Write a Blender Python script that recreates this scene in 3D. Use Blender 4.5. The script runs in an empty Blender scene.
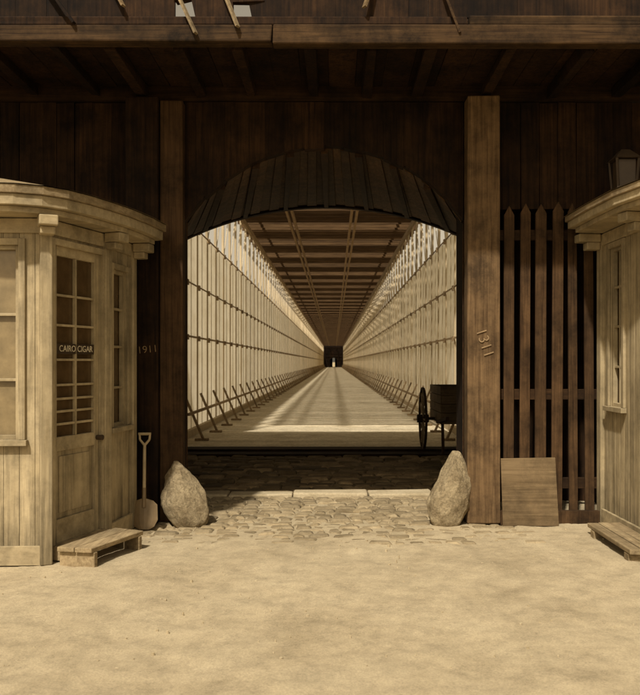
import bpy, math, random, bmesh
from mathutils import Vector, Matrix, noise
random.seed(7)
scene=bpy.context.scene
col=scene.collection

# ------------------------------------------------------------ materials
def new_mat(name):
    m=bpy.data.materials.new(name); m.use_nodes=True
    nt=m.node_tree; nt.nodes.clear()
    out=nt.nodes.new('ShaderNodeOutputMaterial'); b=nt.nodes.new('ShaderNodeBsdfPrincipled')
    nt.links.new(b.outputs[0],out.inputs[0])
    return m,nt,b
def ramp(nt,fac,stops):
    r=nt.nodes.new('ShaderNodeValToRGB'); el=r.color_ramp.elements
    while len(el)<len(stops): el.new(0.5)
    for e,(p,c) in zip(el,stops):
        e.position=p; e.color=(c[0],c[1],c[2],1) if not isinstance(c,(int,float)) else (c,c,c,1)
    nt.links.new(fac,r.inputs[0]); return r.outputs[0]
def noise_n(nt,vec,scale,detail=6,rough=0.6,dist=0):
    n=nt.nodes.new('ShaderNodeTexNoise'); n.inputs['Scale'].default_value=scale
    n.inputs['Detail'].default_value=detail; n.inputs['Roughness'].default_value=rough
    n.inputs['Distortion'].default_value=dist
    nt.links.new(vec,n.inputs['Vector']); return n.outputs['Fac']
def mapping(nt,scale):
    t=nt.nodes.new('ShaderNodeTexCoord'); mp=nt.nodes.new('ShaderNodeMapping')
    mp.inputs['Scale'].default_value=scale; nt.links.new(t.outputs['Object'],mp.inputs[0]); return mp.outputs[0]
def mul(nt,a,b):
    m=nt.nodes.new('ShaderNodeMix'); m.data_type='RGBA'; m.blend_type='MULTIPLY'; m.inputs[0].default_value=1
    nt.links.new(a,m.inputs[6]); nt.links.new(b,m.inputs[7]); return m.outputs[2]
def bump(nt,b,h,strength,dist=0.01):
    n=nt.nodes.new('ShaderNodeBump'); n.inputs['Strength'].default_value=strength; n.inputs['Distance'].default_value=dist
    nt.links.new(h,n.inputs['Height']); nt.links.new(n.outputs[0],b.inputs['Normal'])
def wood(name,dark,light,axis='Z',rough=0.85,var=(0.75,1.1),stain=0.5,fine=30,simple=False,streak=False):
    m,nt,b=new_mat(name)
    s={'X':(1.2,fine,fine),'Y':(fine,1.2,fine),'Z':(fine,fine,1.2)}[axis]
    g=noise_n(nt,mapping(nt,s),1.0,3 if simple else 7,0.65,0.0 if simple else 0.4)
    c=ramp(nt,g,[(0.3,dark),(0.68,light)])
    if not simple:
        st=noise_n(nt,mapping(nt,(1,1,1)),2.3,9,0.75)
        c=mul(nt,c,ramp(nt,st,[(0.36,stain),(0.60,1.0)]))
    if streak:
        st=noise_n(nt,mapping(nt,(14,14,.7)),1,6,.7)
        c=mul(nt,c,ramp(nt,st,[(0.35,.60),(0.55,1.0)]))
        t=nt.nodes.new('ShaderNodeTexCoord'); sp=nt.nodes.new('ShaderNodeSeparateXYZ'); nt.links.new(t.outputs['Object'],sp.inputs[0])
        ad=nt.nodes.new('ShaderNodeMath'); ad.operation='MULTIPLY_ADD'; nt.links.new(st,ad.inputs[0]); ad.inputs[1].default_value=.9; nt.links.new(sp.outputs[2],ad.inputs[2])
        c=mul(nt,c,ramp(nt,ad.outputs[0],[(0.42,.55),(0.95,1.0)]))   # splash dirt on the lowest boards
    geo=nt.nodes.new('ShaderNodeNewGeometry')
    c=mul(nt,c,ramp(nt,geo.outputs['Random Per Island'],[(0,var[0]),(1,var[1])]))
    nt.links.new(c,b.inputs['Base Color']); b.inputs['Roughness'].default_value=rough
    b.inputs['Specular IOR Level'].default_value=0.15
    if not simple: bump(nt,b,g,0.5,0.006)
    return m
def mottled(name,stops,scale=4,rough=0.9,bs=0.5,bd=0.01,island=None,scale2=45,lo=0.72,patch=None,plo=.7):
    m,nt,b=new_mat(name)
    v=mapping(nt,(1,1,1))
    n1=noise_n(nt,v,scale,9,0.7,0.3)
    c=ramp(nt,n1,stops)
    n2=noise_n(nt,v,scale2,6,0.75)
    c=mul(nt,c,ramp(nt,n2,[(0.32,lo),(0.6,1.0)]))
    if patch:
        n3=noise_n(nt,v,patch,12,0.85)
        c=mul(nt,c,ramp(nt,n3,[(0.36,plo),(0.56,1.0)]))
    if island:
        geo=nt.nodes.new('ShaderNodeNewGeometry')
        c=mul(nt,c,ramp(nt,geo.outputs['Random Per Island'],[(0,island[0]),(1,island[1])]))
    nt.links.new(c,b.inputs['Base Color']); b.inputs['Roughness'].default_value=rough
    b.inputs['Specular IOR Level'].default_value=0.15
    bump(nt,b,n2,bs,bd); return m
def plain(name,c,rough=0.6,metal=0):
    m,nt,b=new_mat(name)
    n1=noise_n(nt,mapping(nt,(1,1,1)),7,6,0.65)
    k=ramp(nt,n1,[(0.3,[x*0.6 for x in c]),(0.7,c)])
    nt.links.new(k,b.inputs['Base Color']); b.inputs['Roughness'].default_value=rough
    b.inputs['Metallic'].default_value=metal; return m

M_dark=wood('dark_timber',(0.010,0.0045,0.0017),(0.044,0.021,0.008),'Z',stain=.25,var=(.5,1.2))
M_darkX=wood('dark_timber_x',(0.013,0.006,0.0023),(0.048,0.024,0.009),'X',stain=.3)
M_darkY=wood('dark_timber_y',(0.022,0.010,0.004),(0.065,0.033,0.013),'Y',stain=.4)
M_vault=wood('vault_boards',(0.050,0.025,0.010),(0.13,0.074,0.032),'Y',stain=.4,var=(.55,1.15))
M_beam=wood('weathered_beam',(0.020,0.010,0.004),(0.085,0.048,0.020),'X',stain=.2)
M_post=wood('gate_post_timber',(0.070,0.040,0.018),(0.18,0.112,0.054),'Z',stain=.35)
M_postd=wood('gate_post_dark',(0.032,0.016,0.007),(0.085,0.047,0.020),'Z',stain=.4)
M_picket=wood('picket_timber',(0.032,0.016,0.006),(0.10,0.055,0.024),'Z',stain=.35)
M_paint=wood('cream_paint_boards',(0.34,0.265,0.15),(0.48,0.385,0.235),'Z',rough=0.65,var=(0.84,1.05),stain=0.6,fine=12,streak=True)
M_paintX=wood('cream_paint_trim',(0.34,0.265,0.15),(0.48,0.385,0.235),'X',rough=0.65,var=(0.80,1.05),stain=0.52,fine=12)
M_truss=wood('truss_timber',(0.38,0.29,0.17),(0.60,0.49,0.32),'Z',var=(0.65,1.1),simple=True)
M_trussrail=wood('truss_rail_timber',(0.16,0.105,0.052),(0.33,0.24,0.135),'Y',var=(0.6,1.1),simple=True)
M_floor=mottled('bridge_planks',[(0.3,(0.50,0.41,0.265)),(0.5,(0.66,0.56,0.385)),(0.7,(0.76,0.66,0.47))],1.3,0.9,0.5,0.01,(.86,1.06),16,.55,3.0,.7)
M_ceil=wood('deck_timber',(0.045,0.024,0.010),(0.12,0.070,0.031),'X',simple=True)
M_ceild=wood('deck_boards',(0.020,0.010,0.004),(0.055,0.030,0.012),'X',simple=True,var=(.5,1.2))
M_ceilY=wood('stringer_timber',(0.15,0.092,0.043),(0.28,0.19,0.098),'Y',simple=True)
M_oldplank=wood('old_plank',(0.20,0.14,0.075),(0.38,0.29,0.165),'Y',stain=0.5)
M_board=wood('leaning_board_wood',(0.11,0.072,0.035),(0.22,0.152,0.08),'X')
M_ground=mottled('dirt_ground',[(0.28,(0.34,0.27,0.165)),(0.47,(0.44,0.355,0.225)),(0.70,(0.50,0.41,0.265))],1.1,0.95,0.6,0.008,None,85,.66,4.5,.68)
M_sett=mottled('paving_stone',[(0.3,(0.10,0.064,0.030)),(0.7,(0.33,0.24,0.13))],3,0.85,0.7,0.01,(0.4,1.25))
M_sett2=mottled('dusty_stone',[(0.3,(0.20,0.148,0.08)),(0.7,(0.41,0.325,0.20))],4,0.9,0.7,0.01,(0.62,1.08))
M_kerb=mottled('kerb_stone',[(0.3,(0.36,0.285,0.17)),(0.7,(0.56,0.465,0.31))],4,0.9,0.7,0.01)
M_rock=mottled('bollard_stone',[(0.3,(0.17,0.122,0.065)),(0.65,(0.45,0.36,0.22))],5,0.9,1.0,0.02,None,40,.5)
M_iron=plain('old_iron',(0.05,0.03,0.013),0.6,0.2)
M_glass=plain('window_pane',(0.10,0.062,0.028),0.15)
M_glassL=plain('curtained_pane',(0.25,0.185,0.095),0.25)
M_lampg=plain('sooty_lamp_glass',(0.05,0.03,0.013),0.6)
M_chalk=plain('chalk',(0.30,0.20,0.10),0.9)
M_white=plain('sign_white',(0.70,0.60,0.42),0.7)
M_cliff=mottled('cliff',[(0.3,(0.35,0.27,0.15)),(0.7,(0.5,0.4,0.24))],0.05,0.95,0.2,0.1)  # distance haze is put into this pale colour
M_water=plain('river_water',(0.5,0.42,0.3),0.25)
M_shovel=plain('shovel_steel',(0.20,0.135,0.065),0.5,0.2)
M_handle=plain('shovel_handle_wood',(0.42,0.32,0.18),0.6)
def fill_panel():  # translucent material for panels added to glow and brighten the bridge interior
    m=bpy.data.materials.new('added_fill_panel'); m.use_nodes=True; nt=m.node_tree; nt.nodes.clear()
    out=nt.nodes.new('ShaderNodeOutputMaterial'); t=nt.nodes.new('ShaderNodeBsdfTranslucent'); d=nt.nodes.new('ShaderNodeBsdfDiffuse'); mx=nt.nodes.new('ShaderNodeMixShader')
    n=noise_n(nt,mapping(nt,(1,.5,1)),1.5,6,.7)
    c=ramp(nt,n,[(.32,(.78,.69,.51)),(.60,(.95,.88,.71))])
    geo=nt.nodes.new('ShaderNodeNewGeometry')
    c=mul(nt,c,ramp(nt,geo.outputs['Random Per Island'],[(0,.86),(1,1.0)]))
    nt.links.new(c,t.inputs[0]); nt.links.new(c,d.inputs[0]); mx.inputs[0].default_value=.45
    nt.links.new(t.outputs[0],mx.inputs[1]); nt.links.new(d.outputs[0],mx.inputs[2]); nt.links.new(mx.outputs[0],out.inputs[0]); return m
M_fillpanel=fill_panel()

# ------------------------------------------------------------ mesh helper
class MB:
    def __init__(s): s.v=[]; s.f=[]; s.m=[]; s.mats=[]
    def mi(s,m):
        if m not in s.mats: s.mats.append(m)
        return s.mats.index(m)
    def hexa(s,p,m):
        n=len(s.v); s.v+= [tuple(q) for q in p]; k=s.mi(m)
        for f in ((0,3,2,1),(4,5,6,7),(0,1,5,4),(1,2,6,5),(2,3,7,6),(3,0,4,7)):
            s.f.append(tuple(n+i for i in f)); s.m.append(k)
    def box(s,x0,x1,y0,y1,z0,z1,m,j=0):
        p=[(x0,y0,z0),(x1,y0,z0),(x1,y1,z0),(x0,y1,z0),(x0,y0,z1),(x1,y0,z1),(x1,y1,z1),(x0,y1,z1)]
        if j: p=[tuple(c+random.uniform(-j,j) for c in q) for q in p]
        s.hexa(p,m)
    def fbox(s,fr,u0,u1,n0,n1,z0,z1,m):
        o,u,n=fr
        P=lambda a,b,z:(o[0]+u[0]*a+n[0]*b,o[1]+u[1]*a+n[1]*b,z)
        s.hexa([P(u0,n1,z0),P(u1,n1,z0),P(u1,n0,z0),P(u0,n0,z0),P(u0,n1,z1),P(u1,n1,z1),P(u1,n0,z1),P(u0,n0,z1)],m)
    def beam(s,a,b,w,h,m,up=Vector((0,0,1))):
        a=Vector(a); b=Vector(b); d=(b-a).normalized()
        sd=d.cross(up)
        if sd.length<1e-3: sd=d.cross(Vector((0,1,0)))
        sd.normalize(); u=sd.cross(d); sd=sd*w/2; u=u*h/2
        s.hexa([a-sd-u,a+sd-u,b+sd-u,b-sd-u,a-sd+u,a+sd+u,b+sd+u,b-sd+u],m)
    def prism(s,pts,z0,z1,m):
        n=len(s.v); c=len(pts); k=s.mi(m)
        s.v+=[(p[0],p[1],z0) for p in pts]+[(p[0],p[1],z1) for p in pts]
        s.f.append(tuple(n+i for i in reversed(range(c)))); s.m.append(k)
        s.f.append(tuple(n+c+i for i in range(c))); s.m.append(k)
        for i in range(c):
            j=(i+1)%c; s.f.append((n+i,n+j,n+c+j,n+c+i)); s.m.append(k)
    def poly(s,pts,m):
        n=len(s.v); s.v+=[tuple(p) for p in pts]; s.f.append(tuple(range(n,n+len(pts)))); s.m.append(s.mi(m))
    def cyl(s,a,b,r0,r1,m,seg=12):
        a=Vector(a);b=Vector(b);d=(b-a).normalized()
        x=d.orthogonal().normalized(); y=d.cross(x); n=len(s.v); k=s.mi(m)
        for c,r in((a,r0),(b,r1)):
            for i in range(seg):
                t=2*math.pi*i/seg; s.v.append(tuple(c+x*r*math.cos(t)+y*r*math.sin(t)))
        s.f.append(tuple(n+i for i in reversed(range(seg)))); s.m.append(k)
        s.f.append(tuple(n+seg+i for i in range(seg))); s.m.append(k)
        for i in range(seg):
            j=(i+1)%seg; s.f.append((n+i,n+j,n+seg+j,n+seg+i)); s.m.append(k)
    def make(s,name,parent=None,bevel=0):
        me=bpy.data.meshes.new(name); me.from_pydata(s.v,[],s.f)
        for m in s.mats: me.materials.append(m)
        me.polygons.foreach_set('material_index',s.m); me.update()
        bm=bmesh.new(); bm.from_mesh(me); bmesh.ops.recalc_face_normals(bm,faces=bm.faces); bm.to_mesh(me); bm.free()
        o=bpy.data.objects.new(name,me); col.objects.link(o)
        if parent: o.parent=parent
        if bevel:
            md=o.modifiers.new('b','BEVEL'); md.width=bevel; md.segments=2; md.limit_method='ANGLE'
        return o
def empty(name):
    o=bpy.data.objects.new(name,None); col.objects.link(o); return o
def text(body,name,size,origin,u,n,mat,parent,tilt=0):
    c=bpy.data.curves.new(name,'FONT'); c.body=body; c.size=size; c.extrude=0.0008; c.align_x='CENTER'; c.align_y='CENTER'
    c.offset=-0.002 if mat is M_chalk else 0
    c.materials.append(mat)
    o=bpy.data.objects.new(name,c); col.objects.link(o)
    u=Vector(u).normalized(); n=Vector(n).normalized(); z=Vector((0,0,1))
    R=Matrix((u,z,n)).transposed().to_4x4()
    o.matrix_world=Matrix.Translation(origin)@R@Matrix.Rotation(tilt,4,'Z')
    o.parent=parent; return o

# ------------------------------------------------------------ terrain (one sheet with the gorge)
def prof(y):
    if y<=15.6: return 0.0
    if y<=17.5: return -60*(y-15.6)/1.9
    if y<=252: return -60.0
    if y<=256: return -60+60*(y-252)/4
    return 0.0
xs=[-3000,-1200,-400,-120,-40,-15,-8]+[-5.6+0.05*i for i in range(225)]+[8,15,40,120,400,1200,3000]
ys=[-3000,-600,-100,-20,0,2]+[3+0.05*i for i in range(155)]+[10.9,12,14,15.6,17.5,100,252,256,300,600,1500,4000]
g=MB(); k=g.mi(M_ground); kc=g.mi(M_cliff)
for y in ys:
    for x in xs:
        z=prof(y)
        if abs(x)<5.7 and 2.9<y<10.75:
            n1=noise.noise(Vector((x*0.9,y*0.9,0)))
            z+=0.018*n1+0.010*noise.noise(Vector((x*3.5,y*3.5,3)))+0.007*noise.noise(Vector((x*9,y*9,9)))+0.006*noise.noise(Vector((x*21,y*21,9)))
            for rx in (-1.0,0.75):
                z-=0.012*math.exp(-((x-rx-0.15*math.sin(y*0.6))/0.13)**2)
            t=min(1,max(0,(y-7.6+.5*noise.noise(Vector((x*1.3,4,2))))/1.0))
            if abs(x)<1.9: z-=0.026*t
            if y>10.1: z-=0.03
        elif 10.75<=y<15.5: z-=0.05
        g.v.append((x,y,z))
W=len(xs)
for j in range(len(ys)-1):
    for i in range(W-1):
        g.f.append((j*W+i,j*W+i+1,(j+1)*W+i+1,(j+1)*W+i)); g.m.append(kc if ys[j]>=15.5 else k)
go=g.make('ground')
for p in go.data.polygons: p.use_smooth=True
w=MB(); w.poly([(-3000,16.5,-55),(3000,16.5,-55),(3000,254,-55),(-3000,254,-55)],M_water); w.make('river_water')

pb=MB()
for i in range(420):
    x=random.uniform(-2.8,3.2); y=random.uniform(4.4,9.9); r=random.choice([0.004,0.005,0.006,0.009])
    pts=[]
    for a in range(7):
        t=a*math.pi/3.5+random.random()*.4; pts.append((x+r*math.cos(t)*random.uniform(.7,1.3),y+r*math.sin(t)*random.uniform(.7,1.3)))
    pb.prism(pts,-0.02,r*0.8,M_kerb)
pb.make('pebbles')

# ------------------------------------------------------------ paving
def setts(name,x0,x1,y0,y1,mat,lx,ly,ztop,jz,drop=0.0):
    b=MB(); y=y0
    while y<y1:
        x=x0-random.random()*lx; h=ly*random.uniform(.8,1.2)
        while x<x1:
            l=lx*random.uniform(.6,1.35)
            if random.random()>drop:
                z=ztop+random.uniform(-jz,jz)
                ga=0.006; i=0.03; sk=random.uniform(-.02,.02)
                q=lambda a:a+random.uniform(-0.014,0.014)
                bot=[(q(x+ga),q(y+ga+sk)),(q(x+l-ga),q(y+ga-sk)),(q(x+l-ga),q(y+h-ga-sk)),(q(x+ga),q(y+h-ga+sk))]
                n=len(b.v); kk=b.mi(mat); cx=x+l/2; cy=y+h/2
                for (px,py) in bot: b.v.append((px,py,z-0.10))
                for (px,py) in bot: b.v.append((px,py,z-0.022))
                for (px,py) in bot:
                    b.v.append((px+(i if px<cx else -i),py+(i if py<cy else -i),z+random.uniform(-.006,.006)))
                for a in range(4):
                    c=(a+1)%4
                    b.f.append((n+a,n+c,n+4+c,n+4+a)); b.m.append(kk)
                    b.f.append((n+4+a,n+4+c,n+8+c,n+8+a)); b.m.append(kk)
                b.f.append((n+8,n+9,n+10,n+11)); b.m.append(kk)
            x+=l
        y+=h
    return b.make(name,bevel=.008)
setts('stone_paving',-3.5,3.5,10.5,14.45,M_sett,0.34,0.21,0.0,0.018)
setts('cobblestones',-1.95,1.8,7.5,10.05,M_sett2,0.20,0.14,-0.003,0.011,0.02)
kb=MB(); x=-3.4
while x<3.4:
    l=random.uniform(.6,1.1); kb.box(x+.006,min(x+l,3.4)-.006,10.1,10.40,-.1,0.035+random.uniform(-.012,.012),M_kerb,0.012); x+=l
kb.make('kerb',bevel=0.02)
t=MB()
t.box(-3.4,3.3,14.5,14.95,-.1,0.03,M_darkX,.004); t.box(-3.4,3.3,14.97,15.4,-.1,0.07,M_darkX,.004); t.box(-3.4,3.3,15.42,15.78,-.1,0.035,M_darkX,.004)
t.make('threshold_timbers',bevel=.01)

# ------------------------------------------------------------ gate portal
portal=empty('bridge_gate_portal')
def arcf(cx,half,spring,rise):
    R=(half*half+rise*rise)/(2*rise)
    def az(x):
        d=min(abs(x-cx),half); return spring+math.sqrt(max(R*R-d*d,0))-(R-rise)
    return az
def arch_wall(b,z1,y0,y1,cx,half,spring,rise,mat,seg=28,jag=0):
    az=arcf(cx,half,spring,rise)
    n=seg; X=[cx-half+2*half*i/n for i in range(n+1)]
    for i in range(n):
        a,c=X[i],X[i+1]; j=random.uniform(-jag,jag)
        b.hexa([(a+.0004,y0+j*.3,az(a)+j),(c-.0004,y0+j*.3,az(c)+j),(c-.0004,y1,az(c)+j),(a+.0004,y1,az(a)+j),(a+.0004,y0+j*.3,z1),(c-.0004,y0+j*.3,z1),(c-.0004,y1,z1),(a+.0004,y1,z1)],mat)
    return az
b=MB()
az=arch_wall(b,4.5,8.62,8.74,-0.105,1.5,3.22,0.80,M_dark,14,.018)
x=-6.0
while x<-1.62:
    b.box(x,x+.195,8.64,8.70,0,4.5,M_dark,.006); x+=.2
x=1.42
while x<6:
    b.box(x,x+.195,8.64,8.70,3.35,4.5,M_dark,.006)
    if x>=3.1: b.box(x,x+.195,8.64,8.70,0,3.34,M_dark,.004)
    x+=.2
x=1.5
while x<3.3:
    b.box(x,x+.24,9.75,9.80,0,4.5,M_dark,.003); x+=.245  # back wall added so the gaps between the pickets read dark
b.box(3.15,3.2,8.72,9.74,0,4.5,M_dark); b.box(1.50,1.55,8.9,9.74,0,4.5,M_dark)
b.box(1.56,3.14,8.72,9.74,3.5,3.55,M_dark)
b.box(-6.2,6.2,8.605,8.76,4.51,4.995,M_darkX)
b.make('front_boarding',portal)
b=MB()
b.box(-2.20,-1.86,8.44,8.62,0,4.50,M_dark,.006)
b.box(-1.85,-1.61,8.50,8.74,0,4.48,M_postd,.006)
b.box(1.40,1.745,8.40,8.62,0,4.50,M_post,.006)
b.make('gate_posts',portal,bevel=.014)
b=MB()
b.box(-3.75,-3.6,8.75,15.35,-.1,5.0,M_darkY); b.box(3.4,3.55,9.85,15.35,-.1,5.0,M_darkY)
b.box(-6,6,8.78,15.4,5.0,5.1,M_darkX)
aA=arcf(-.105,1.5,3.22,.80); aB=arcf(-.15,3.1,3.85,.85)
NS=34
for i in range(NS):
    t0,t1=i/NS,(i+1)/NS
    xa0,xa1=-.105-1.5+3*t0,-.105-1.5+3*t1; xb0,xb1=-.15-3.1+6.2*t0,-.15-3.1+6.2*t1
    lift=.0 if i%2 else .02
    b.hexa([(xa0,8.75,aA(xa0)+lift),(xa1,8.75,aA(xa1)+lift),(xb1,15.35,aB(xb1)+lift),(xb0,15.35,aB(xb0)+lift),
            (xa0,8.75,aA(xa0)+.08),(xa1,8.75,aA(xa1)+.08),(xb1,15.35,aB(xb1)+.08),(xb0,15.35,aB(xb0)+.08)],M_vault)
for i in range(1,8):
    t=i/8; xa=-.105-1.5+3*t; xb=-.15-3.1+6.2*t
    b.beam((xa,8.76,aA(xa)-.01),(xb,15.34,aB(xb)-.01),.08,.06,M_darkY)
b.hexa([(-1.62,8.75,-.1),(-1.60,8.75,-.1),(-3.25,15.34,-.1),(-3.27,15.34,-.1),(-1.62,8.75,3.25),(-1.60,8.75,3.25),(-3.25,15.34,3.88),(-3.27,15.34,3.88)],M_darkY)
b.hexa([(1.405,8.75,-.1),(1.42,8.75,-.1),(2.98,15.34,-.1),(2.96,15.34,-.1),(1.405,8.75,3.25),(1.42,8.75,3.25),(2.98,15.34,3.88),(2.96,15.34,3.88)],M_darkY)
b.make('portal_passage',portal,bevel=.006)
b=MB()
arch_wall(b,5,15.36,15.5,-.15,3.1,3.85,.82,M_dark,34)
b.box(-3.75,-3.26,15.36,15.5,-.1,5,M_dark); b.box(2.96,3.55,15.36,15.5,-.1,5,M_dark)
b.make('inner_arch',portal)

# ------------------------------------------------------------ canopy
can=empty('railway_deck_canopy')
b=MB()
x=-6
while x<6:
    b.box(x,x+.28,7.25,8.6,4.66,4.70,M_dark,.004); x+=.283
b.box(-6,6,7.26,8.6,4.71,4.76,M_dark)  # unseen slab added to stop sun leaking between the canopy boards
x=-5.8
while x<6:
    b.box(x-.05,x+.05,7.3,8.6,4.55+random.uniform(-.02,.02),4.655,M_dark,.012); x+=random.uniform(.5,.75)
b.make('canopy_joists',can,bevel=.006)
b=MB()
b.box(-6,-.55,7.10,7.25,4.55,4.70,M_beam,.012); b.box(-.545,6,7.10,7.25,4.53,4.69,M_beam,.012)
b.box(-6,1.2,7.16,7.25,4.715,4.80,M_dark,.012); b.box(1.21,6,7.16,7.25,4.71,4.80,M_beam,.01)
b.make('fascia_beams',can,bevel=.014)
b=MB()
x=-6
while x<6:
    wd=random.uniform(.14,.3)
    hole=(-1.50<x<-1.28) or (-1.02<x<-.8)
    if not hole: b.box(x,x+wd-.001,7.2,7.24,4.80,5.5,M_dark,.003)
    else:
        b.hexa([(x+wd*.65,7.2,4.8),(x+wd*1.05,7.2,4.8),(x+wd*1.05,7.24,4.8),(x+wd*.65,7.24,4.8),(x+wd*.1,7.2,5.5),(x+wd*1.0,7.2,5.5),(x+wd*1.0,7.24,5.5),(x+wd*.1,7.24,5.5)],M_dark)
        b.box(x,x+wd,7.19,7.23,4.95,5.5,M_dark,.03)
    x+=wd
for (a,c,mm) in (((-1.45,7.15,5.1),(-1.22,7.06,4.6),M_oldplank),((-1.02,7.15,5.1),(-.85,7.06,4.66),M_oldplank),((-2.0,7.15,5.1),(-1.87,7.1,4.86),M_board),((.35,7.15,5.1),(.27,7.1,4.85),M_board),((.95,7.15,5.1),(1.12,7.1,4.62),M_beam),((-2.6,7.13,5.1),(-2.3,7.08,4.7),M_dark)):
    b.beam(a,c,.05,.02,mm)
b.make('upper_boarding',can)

# ------------------------------------------------------------ picket gate
b=MB()
xp=[1.80,1.97,2.135,2.31,2.50,2.67,2.82]
for i,x in enumerate(xp):
    wd=.105+random.uniform(-.012,.015); top=3.38+random.uniform(-.05,.04); y=8.50; tl=random.uniform(-.02,.02)
    pts=[(x,.12),(x+wd,.12),(x+wd+tl,top-.10),(x+wd/2+tl,top),(x+tl,top-.10)]
    n=len(b.v); kk=b.mi(M_picket)
    for yy in (y,y+.03):
        for p in pts: b.v.append((p[0],yy,p[1]))
    b.f.append(tuple(n+i for i in range(5))); b.f.append(tuple(n+5+i for i in reversed(range(5))))
    b.m+= [kk,kk]
    for a in range(5):
        c=(a+1)%5; b.f.append((n+a,n+c,n+5+c,n+5+a)); b.m.append(kk)
for z in (.35,1.30,3.0): b.box(1.76,2.9,8.535,8.60,z,z+.11,M_darkX,.004)
b.box(1.75,2.82,8.42,8.495,-.02,.13,M_picket,.004)
b.make('picket_gate',bevel=.004)

b=MB(); b.hexa([(1.75,8.28,.0),(2.33,8.28,.0),(2.33,8.305,.0),(1.75,8.305,.0),(1.745,8.365,.69),(2.315,8.365,.70),(2.315,8.39,.70),(1.745,8.39,.69)],M_board)
b.make('leaning_board',bevel=.004)

text('1911','chalk_marks',.11,(-1.965,8.429,1.83),(1,0,0),(0,-1,0),M_chalk,portal,.1)
text('1311','chalk_number',.16,(1.58,8.388,1.9),(1,0,0),(0,-1,0),M_chalk,portal,-1.25)

# ------------------------------------------------------------ toll booths
def frame(a,c):
    d=Vector((c[0]-a[0],c[1]-a[1])); L=d.length; d/=L
    return ((a[0],a[1]),(d.x,d.y),(d.y,-d.x)),L
def sash(b,fr,u0,u1,z0,z1,nv,hz,glass,fw=.035):
    b.fbox(fr,u0,u1,-.075,-.065,z0,z1,glass)
    b.fbox(fr,u0-.001,u0+fw,-.06,-.012,z0,z1,M_paint); b.fbox(fr,u1-fw,u1+.001,-.06,-.012,z0,z1,M_paint)
    b.fbox(fr,u0+fw,u1-fw,-.06,-.014,z1-fw,z1,M_paintX); b.fbox(fr,u0+fw,u1-fw,-.06,-.014,z0,z0+fw,M_paintX)
    for i in range(1,nv):
        u=u0+(u1-u0)*i/nv; b.fbox(fr,u-.011,u+.011,-.058,-.022,z0+fw,z1-fw,M_paint)
    for z in hz: b.fbox(fr,u0+fw,u1-fw,-.057,-.026,z-.012,z+.012,M_paintX)
def wallface(b,fr,L,H,op):
    def strip(u0,u1,z0,z1):
        u=u0
        while u<u1-1e-4:
            e=min(u+.13,u1)
            b.fbox(fr,u+.0012,e-.0012,-.06,0,z0,z1,M_paint); u=e
    u0,u1,z0,z1=op
    strip(0,u0,0,H); strip(u1,L,0,H); strip(u0,u1,z1,H)
    if z0>0.02: strip(u0,u1,0,z0)
    fw=.055
    b.fbox(fr,u0-fw,u0,.0025,.03,z0,z1+fw,M_paint); b.fbox(fr,u1,u1+fw,.0025,.03,z0,z1+fw,M_paint)
    b.fbox(fr,u0+.001,u1-.001,.0025,.027,z1,z1+fw,M_paintX)
    if z0>.3: b.fbox(fr,u0-fw-.02,u1+fw+.02,.0025,.06,z0-.05,z0-.002,M_paintX)
def booth(name,pts,eave,eback,H,th):
    e=empty(name); frs=[frame(pts[i],pts[i+1]) for i in range(len(pts)-1)]
    b=MB()
    cx=(min(p[0] for p in eave)+max(p[0] for p in eave))/2; cy=(min(p[1] for p in eave)+max(p[1] for p in eave))/2
    ring=eave+eback
    def inset(r,k): return [(p[0]+(cx-p[0])*k,p[1]+(cy-p[1])*k) for p in r]
    b.prism(inset(ring,.05),H-.05,H-.001,M_paintX)
    b.prism(ring,H,H+th*.55,M_paintX)
    b.prism(inset(ring,-.02),H+th*.55+.001,H+th,M_oldplank)
    r1=inset(ring,-.03); r2=inset(ring,.75); n=len(r1)
    for i in range(n):
        j=(i+1)%n
        b.poly([(r1[i][0],r1[i][1],H+th+.003),(r1[j][0],r1[j][1],H+th+.003),(r2[j][0],r2[j][1],H+th+.22),(r2[i][0],r2[i][1],H+th+.22)],M_oldplank)
    b.poly([(p[0],p[1],H+th+.22) for p in r2],M_oldplank)
    b.make('roof',e,bevel=.006)
    return e,frs
P=[(-4.6,6.62),(-2.42,6.72),(-2.16,7.55),(-2.08,8.2)]
EA=[(-4.7,6.34),(-2.85,6.34),(-2.56,6.38),(-2.36,6.47),(-2.21,6.63),(-2.09,6.87),(-1.99,7.15),(-1.90,7.45),(-1.82,7.85),(-1.77,8.28)]
bo,frs=booth('toll_booth',P,EA,[(-2.0,8.42),(-4.7,8.42)],2.96,.16)
b=MB(); H=2.91
f0,L0=frs[0]; f1,L1=frs[1]; f2,L2=frs[2]
wo=(L0-1.00,L0-.22,1.05,2.68); wallface(b,f0,L0,H,wo); sash(b,f0,*wo,2,(1.55,2.1),M_glassL)
do=(.09,L1-.075,.14,2.70); wallface(b,f1,L1,H,do)
wn=(.14,L2-.14,1.07,2.60); wallface(b,f2,L2,H,wn); sash(b,f2,*wn,1,(1.45,1.85,2.22),M_glass)
for f,L in ((f0,L0),(f2,L2)):
    b.fbox(f,0,L,.003,.035,.0,.16,M_paintX); b.fbox(f,0,L,.003,.03,2.78,2.90,M_paintX)
b.fbox(f1,0,do[0]-.06,.003,.035,0,.16,M_paintX)
b.fbox(f1,.0,L1,.003,.03,2.78,2.90,M_paintX)
b.make('walls',bo,bevel=.003)
b=MB()
for p,ang in ((P[1],.45),(P[2],1.2),(P[3],1.45)):
    c,s=math.cos(ang),math.sin(ang); fr=((p[0],p[1]),(c,s),(s,-c))
    b.fbox(fr,-.05,.05,-.05,.045,0,2.90,M_paint)
    b.fbox(fr,-.075,.075,.046,.22,2.82,2.905,M_paintX); b.fbox(fr,-.06,.06,.046,.16,2.755,2.819,M_paintX)
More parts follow.
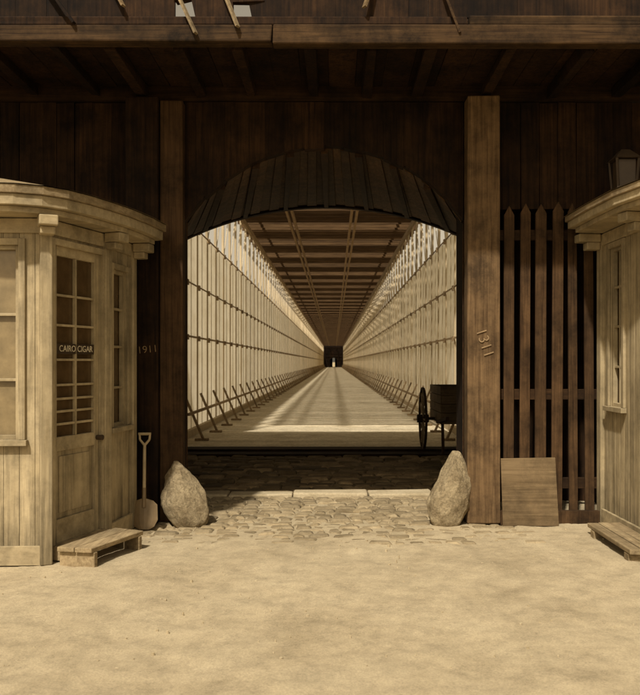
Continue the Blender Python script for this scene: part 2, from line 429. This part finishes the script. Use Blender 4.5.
b.make('corner_posts',bo,bevel=.01)
b=MB()
u0,u1,z0,z1=do
b.fbox(f1,u0+.003,u0+.075,-.06,-.015,z0,z1,M_paint); b.fbox(f1,u1-.075,u1-.003,-.06,-.015,z0,z1,M_paint)
b.fbox(f1,u0+.076,u1-.076,-.06,-.016,z1-.08,z1,M_paintX); b.fbox(f1,u0+.076,u1-.076,-.06,-.016,.93,1.05,M_paintX); b.fbox(f1,u0+.076,u1-.076,-.06,-.016,z0,.34,M_paintX)
b.fbox(f1,u0+.076,u1-.076,-.055,-.04,.341,.929,M_paint); b.fbox(f1,u0+.13,u1-.13,-.04,-.03,.39,.88,M_paint)
b.fbox(f1,u0+.076,u1-.076,-.058,-.05,1.051,z1-.081,M_glass)
um=(u0+u1)/2
b.fbox(f1,um-.012,um+.012,-.048,-.018,1.051,z1-.081,M_paint)
for z in (2.28,2.02,1.72,1.50,1.38,1.27,1.16): b.fbox(f1,u0+.076,u1-.076,-.049,-.024,z-.010,z+.010,M_paintX)
b.fbox(f1,u0+.078,u1-.078,-.022,-.018,1.77,1.86,M_iron)
b.fbox(f1,u0-.02,u1+.03,-.1,.10,.02,.137,M_oldplank)
b.cyl((f1[0][0]+f1[1][0]*(u1-.04)+f1[2][0]*-.015,f1[0][1]+f1[1][1]*(u1-.04)+f1[2][1]*-.015,1.0),(f1[0][0]+f1[1][0]*(u1-.04)+f1[2][0]*.05,f1[0][1]+f1[1][1]*(u1-.04)+f1[2][1]*.05,1.0),.022,.026,M_iron)
b.make('door',bo,bevel=.003)
o=Vector((f1[0][0]+f1[1][0]*um+f1[2][0]*-.014,f1[0][1]+f1[1][1]*um+f1[2][1]*-.014,1.815))
text('CAIRO CIGAR','door_lettering',.078,o,(f1[1][0],f1[1][1],0),(f1[2][0],f1[2][1],0),M_white,bo)
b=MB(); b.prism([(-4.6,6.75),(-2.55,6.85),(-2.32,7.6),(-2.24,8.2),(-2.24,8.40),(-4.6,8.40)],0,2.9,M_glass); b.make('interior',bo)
R=[(2.84,8.46),(2.86,7.25),(3.15,6.45),(4.8,6.35)]
ER=[(2.46,8.42),(2.47,7.75),(2.50,7.15),(2.58,6.75),(2.72,6.4),(2.95,6.15),(3.3,6.05),(4.9,6.03)]
br,frs=booth('toll_booth',R,ER,[(4.9,8.44),(2.6,8.46)],3.10,.13)
b=MB(); H=3.05
f0,L0=frs[0]; f1,L1=frs[1]; f2,L2=frs[2]
wo=(.24,.60,1.25,2.86); wallface(b,f0,L0,H,wo); sash(b,f0,*wo,2,(1.65,2.06,2.46),M_glass)
wallface(b,f1,L1,H,(.2,.65,1.25,2.86)); sash(b,f1,.2,.65,1.25,2.86,2,(1.65,2.06,2.46),M_glass)
wallface(b,f2,L2,H,(.4,1.2,1.25,2.86)); sash(b,f2,.4,1.2,1.25,2.86,2,(1.65,2.06,2.46),M_glass)
for f,L in ((f0,L0),(f1,L1),(f2,L2)):
    b.fbox(f,0,L,.003,.035,.0,.16,M_paintX); b.fbox(f,0,L,.003,.03,2.92,3.04,M_paintX)
b.make('walls',br,bevel=.003)
b=MB()
for p,ang in ((R[0],-1.5),(R[1],-1.35),(R[2],-.6)):
    c,s=math.cos(ang),math.sin(ang); fr=((p[0],p[1]),(c,s),(s,-c))
    b.fbox(fr,-.055,.055,-.05,.045,0,3.04,M_paint)
    b.fbox(fr,-.075,.075,.046,.28,2.96,3.045,M_paintX); b.fbox(fr,-.06,.06,.046,.19,2.88,2.959,M_paintX)
b.make('corner_posts',br,bevel=.01)
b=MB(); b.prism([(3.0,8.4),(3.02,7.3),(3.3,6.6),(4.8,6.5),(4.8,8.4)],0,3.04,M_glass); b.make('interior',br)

ln=MB()
cx,cy,z0=2.92,8.05,3.45
for sx in (-1,1):
    for sy in (-1,1): ln.beam((cx+sx*.09,cy+sy*.09,z0),(cx+sx*.11,cy+sy*.11,z0+.28),.02,.02,M_iron)
ln.box(cx-.11,cx+.11,cy-.11,cy+.11,z0-.03,z0,M_iron); ln.box(cx-.05,cx+.05,cy-.05,cy+.05,z0-.2,z0-.031,M_iron)
ln.box(cx-.085,cx+.085,cy-.085,cy+.085,z0+.001,z0+.27,M_lampg)
ln.hexa([(cx-.13,cy-.13,z0+.28),(cx+.13,cy-.13,z0+.28),(cx+.13,cy+.13,z0+.28),(cx-.13,cy+.13,z0+.28),(cx-.04,cy-.04,z0+.38),(cx+.04,cy-.04,z0+.38),(cx+.04,cy+.04,z0+.38),(cx-.04,cy+.04,z0+.38)],M_iron)
ln.make('gate_lantern')

b=MB()
def quad_slab(b,q,z0,z1,m): b.hexa([(p[0],p[1],z0) for p in q]+[(p[0],p[1],z1) for p in q],m)
A,B,C,D=Vector((-2.30,6.64)),Vector((-1.99,6.58)),Vector((-1.73,7.28)),Vector((-2.03,7.42))
mid=lambda p,q,t:p+(q-p)*t
for i in range(2):
    t0,t1=i*.5,(i+1)*.5-.02
    quad_slab(b,[mid(A,B,t0),mid(A,B,t1),mid(D,C,t1),mid(D,C,t0)],.125,.165,M_oldplank)
for t0,t1 in ((.04,.10),(.90,.96)):
    quad_slab(b,[mid(A,D,t0),mid(B,C,t0),mid(B,C,t1),mid(A,D,t1)],-.02,.124,M_oldplank)
b.make('wooden_step',bevel=.006)
b=MB()
for i in range(3): b.box(2.50+i*.11,2.60+i*.11,6.75,7.9,.07,.115,M_oldplank,.004)
b.box(2.5,2.82,6.8,6.9,-.02,.069,M_oldplank); b.box(2.5,2.82,7.7,7.8,-.02,.069,M_oldplank)
b.make('wooden_step',bevel=.006)

# shovel
b=MB()
base=Vector((-1.93,8.12,0)); top=Vector((-1.98,8.37,.98)); d=(top-base).normalized()
s=Vector((1,0,0)); nrm=s.cross(d).normalized()
rows=[(0,.05),(.03,.10),(.10,.135),(.25,.13),(.29,.09),(.31,.03)]
NX=6; n=len(b.v); kk=b.mi(M_shovel)
for off in (0,.004):
    for (t,hw) in rows:
        for i in range(NX+1):
            q=-1+2*i/NX; b.v.append(tuple(base+d*t+s*q*hw+nrm*(off-.03*(q*q)*(hw/.135))))
cnt=len(rows)*(NX+1)
for o2 in (0,cnt):
    for r in range(len(rows)-1):
        for i in range(NX):
            a=n+o2+r*(NX+1)+i; b.f.append((a,a+1,a+NX+2,a+NX+1)); b.m.append(kk)
b.cyl(base+d*.22,base+d*.86,.018,.016,M_handle)
b.cyl(base+d*.22,base+d*.42,.022,.019,M_shovel)
g0=base+d*.86
b.cyl(g0,g0+d*.06-s*.05,.014,.012,M_handle); b.cyl(g0,g0+d*.06+s*.05,.014,.012,M_handle)
b.cyl(g0+d*.06-s*.05,g0+d*.12-s*.055,.012,.012,M_handle); b.cyl(g0+d*.06+s*.05,g0+d*.12+s*.055,.012,.012,M_handle)
b.cyl(g0+d*.12-s*.065,g0+d*.12+s*.065,.015,.015,M_handle)
b.make('shovel')

def rock(name,cx,cy,w,dp,h,lean,seed):
    rnd=random.Random(seed)
    cuts=[(Vector((rnd.uniform(-1,1),rnd.uniform(-1,.2),rnd.uniform(-.1,.9))).normalized(),rnd.uniform(.66,.86)) for _ in range(11)]
    cuts.append((Vector((.1,-.2,1)).normalized(),.80))
    bm=bmesh.new(); bmesh.ops.create_icosphere(bm,subdivisions=5,radius=1)
    for v in bm.verts:
        p=v.co.copy()
        for nn,dd in cuts:
            e=p.dot(nn)-dd
            if e>0: p-=nn*e*.95
        t=max(0,(p.z+1)/1.8); taper=1.0-.42*t**1.1
        r=1+noise.noise(p*2.2+Vector((seed,0,0)))*.14+noise.noise(p*7+Vector((seed,5,0)))*.06+noise.noise(p*18)*.025
        v.co=Vector((cx+p.x*w/2*taper*r*1.25+lean*t,cy+p.y*dp/2*taper*r*1.2,-.08+(h+.1)*min(t,1.05)*(1+.06*(r-1))))
    me=bpy.data.meshes.new(name); bm.to_mesh(me); bm.free(); me.materials.append(M_rock)
    for p in me.polygons: p.use_smooth=True
    o=bpy.data.objects.new(name,me); col.objects.link(o)
rock('guard_stone',-1.50,8.38,.46,.40,.60,-.14,3)
rock('guard_stone',1.17,8.42,.42,.38,.70,.12,9)

# ------------------------------------------------------------ suspension bridge
br=empty('suspension_bridge')
XL,XR,ZC=-3.30,2.92,6.85; Y0,Y1=15.8,252
b=MB(); y=Y0
while y<Y1:
    wd=.26 if y<60 else .8
    b.box(-3.2,2.85,y,y+wd-.006,-.04,.02+random.uniform(-.003,.004),M_floor,.001); y+=wd
b.make('floor_planks',br)
b=MB()
n=int((Y1-Y0)/1.52)
for i in range(n+1):
    y=16.2+i*1.52
    for X,sg in ((XL,-1),(XR,1)):
        b.box(X-sg*.022,X+sg*.045,y,y+.09,-.3,ZC,M_truss)
        if i<n:
            b.beam((X-sg*.014,y+.1,4.9),(X-sg*.014,y+1.5,ZC-.1),.02,.02,M_truss,up=Vector((1,0,0)))
            b.box(X-sg*.008,X+sg*.003,y+.74,y+.77,.1,4.84,M_truss)
        for z in (2.28,3.5,4.85):
            b.box(X-sg*.024,X-sg*.07,y-.03,y+.13,z-.08,z+.04,M_trussrail)
b.make('truss_posts',br)
b=MB()
for i in range(n+1):
    y=16.0+i*1.52
    for X,sg in ((XL,-1),(XR,1)):
        b.poly([(X+sg*.004,y,.1),(X+sg*.004,y+1.51,.1),(X+sg*.004,y+1.51,4.86),(X+sg*.004,y,4.86)],M_fillpanel)
b.make('added_fill_panels',br)  # invented panels, standing in for washed-out bright truss bays
b=MB()
for X,sg in ((XL,-1),(XR,1)):
    for z,h in ((2.28,.045),(3.5,.03),(4.85,.03)):
        b.box(X-sg*.040-.012,X-sg*.040+.012,16,Y1,z-h/2,z+h/2,M_trussrail)
    b.box(X-sg*.01,X-sg*.10,16,Y1,ZC-.20,ZC-.02,M_trussrail)
    b.box(X-sg*.01,X-sg*.11,16,Y1,.0,.18,M_truss)
    b.box(X-sg*.38-.03,X-sg*.38+.03,16,Y1,.62,.67,M_trussrail)
b.make('truss_chords',br)
b=MB()
y=17.2
while y<Y1:
    for X,sg in ((XL,-1),(XR,1)):
        b.beam((X-sg*.10,y,.95),(X-sg*.52,y-.12,.03),.045,.045,M_trussrail)
        b.box(X-sg*.62,X-sg*.34,y-.2,y-.04,.02,.07,M_trussrail)
    y+=2.0
b.make('guard_braces',br)
b=MB()
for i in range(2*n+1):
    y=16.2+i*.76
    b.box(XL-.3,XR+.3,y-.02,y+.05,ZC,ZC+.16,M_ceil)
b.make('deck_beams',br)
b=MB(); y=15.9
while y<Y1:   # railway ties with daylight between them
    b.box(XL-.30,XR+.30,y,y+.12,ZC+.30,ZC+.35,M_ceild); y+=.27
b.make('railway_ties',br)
b=MB()
for X in (-1.60,-1.42,.60,.78):
    b.box(X-.04,X+.04,15.8,Y1,ZC-.12,ZC-.002,M_ceilY)
for X in (-2.8,2.4):
    b.box(X-.04,X+.04,15.8,Y1,ZC+.165,ZC+.295,M_ceilY)
b.make('deck_stringers',br)
b=MB()
arch_wall(b,4.6,252.5,275,-.15,1.1,2.2,.9,M_dark,16)
b.box(-4.5,-1.25,252.5,275,0,9,M_dark); b.box(.95,4.2,252.5,275,0,9,M_dark); b.box(-1.25,.95,252.5,275,4.61,9,M_dark)
b.box(-1.25,-.5,274,275,0,4.4,M_dark);b.box(.3,.95,274,275,0,4.4,M_dark)
b.make('far_tower',br)

# ------------------------------------------------------------ hand cart
b=MB()
def wheel(b,cx,cy,r):
    seg=28
    for i in range(seg):
        a0=2*math.pi*i/seg; a1=2*math.pi*(i+1)/seg
        p0=Vector((cx,cy+r*.96*math.cos(a0),r+r*.96*math.sin(a0)+.02)); p1=Vector((cx,cy+r*.96*math.cos(a1),r+r*.96*math.sin(a1)+.02))
        b.beam(p0,p1,.045,.045,M_postd,up=Vector((1,0,0)))
    for i in range(12):
        a=2*math.pi*i/12
        b.beam((cx,cy,r+.02),(cx,cy+r*.95*math.cos(a),r+.02+r*.95*math.sin(a)),.024,.024,M_trussrail,up=Vector((1,0,0)))
    b.cyl((cx-.11,cy,r+.02),(cx+.11,cy,r+.02),.08,.08,M_postd,14)
wheel(b,1.70,15.3,.60); wheel(b,2.80,15.3,.60)
b.cyl((1.65,15.3,.62),(2.85,15.3,.62),.03,.03,M_iron)
for i in range(4): b.box(1.93,1.955,14.5,16.1,.62+i*.16,.77+i*.16,M_board); b.box(2.645,2.67,14.5,16.1,.62+i*.16,.77+i*.16,M_board)
for i in range(4): b.box(1.958,2.642,14.5,14.525,.62+i*.16,.77+i*.16,M_board); b.box(1.958,2.642,16.075,16.1,.62+i*.16,.77+i*.16,M_board)
b.box(1.93,2.67,14.5,16.1,.57,.618,M_board)
b.beam((1.9,14.7,.6),(1.9,13.4,.75),.05,.06,M_postd); b.beam((2.7,14.7,.6),(2.7,13.4,.75),.05,.06,M_postd)
b.beam((1.98,14.6,.58),(1.98,14.5,.03),.05,.05,M_postd); b.beam((2.6,14.6,.58),(2.6,14.5,.03),.05,.05,M_postd)
b.make('hand_cart',bevel=.004)

# ------------------------------------------------------------ light, sky, camera
azd=19; az_=math.radians(azd); el=math.radians(51)
sd=Vector((math.sin(az_)*math.cos(el),math.cos(az_)*math.cos(el),-math.sin(el)))
L=bpy.data.lights.new('sun','SUN'); L.energy=5.0; L.angle=math.radians(1.8); L.color=(1,.93,.81)
lo=bpy.data.objects.new('sun',L); col.objects.link(lo); lo.rotation_euler=sd.to_track_quat('-Z','Y').to_euler()
wd=bpy.data.worlds.new('World'); scene.world=wd; wd.use_nodes=True; nt=wd.node_tree; nt.nodes.clear()
sky=nt.nodes.new('ShaderNodeTexSky'); sky.sky_type='NISHITA'; sky.sun_disc=False; sky.sun_elevation=el; sky.sun_rotation=math.radians(180+azd); sky.dust_density=3; sky.air_density=1.2
bw=nt.nodes.new('ShaderNodeRGBToBW'); nt.links.new(sky.outputs[0],bw.inputs[0])
mx=nt.nodes.new('ShaderNodeMix'); mx.data_type='RGBA'; mx.blend_type='MULTIPLY'; mx.inputs[0].default_value=1; mx.inputs[7].default_value=(1,.85,.62,1)
nt.links.new(bw.outputs[0],mx.inputs[6])
bg=nt.nodes.new('ShaderNodeBackground'); bg.inputs[1].default_value=.15; nt.links.new(mx.outputs[2],bg.inputs[0])
ow=nt.nodes.new('ShaderNodeOutputWorld'); nt.links.new(bg.outputs[0],ow.inputs[0])
cam=bpy.data.cameras.new('camera'); co=bpy.data.objects.new('camera',cam); col.objects.link(co)
co.location=(0,0,1.7); co.rotation_euler=(math.radians(90),0,0)
cam.sensor_fit='HORIZONTAL'; cam.sensor_width=36; cam.lens=45; cam.shift_x=-14/640; cam.shift_y=14.5/640
cam.clip_start=.1; cam.clip_end=8000
cam.dof.use_dof=True; cam.dof.focus_distance=8.5; cam.dof.aperture_fstop=4.0
scene.camera=co
scene.view_settings.view_transform='Standard'; scene.view_settings.look='None'; scene.view_settings.exposure=0
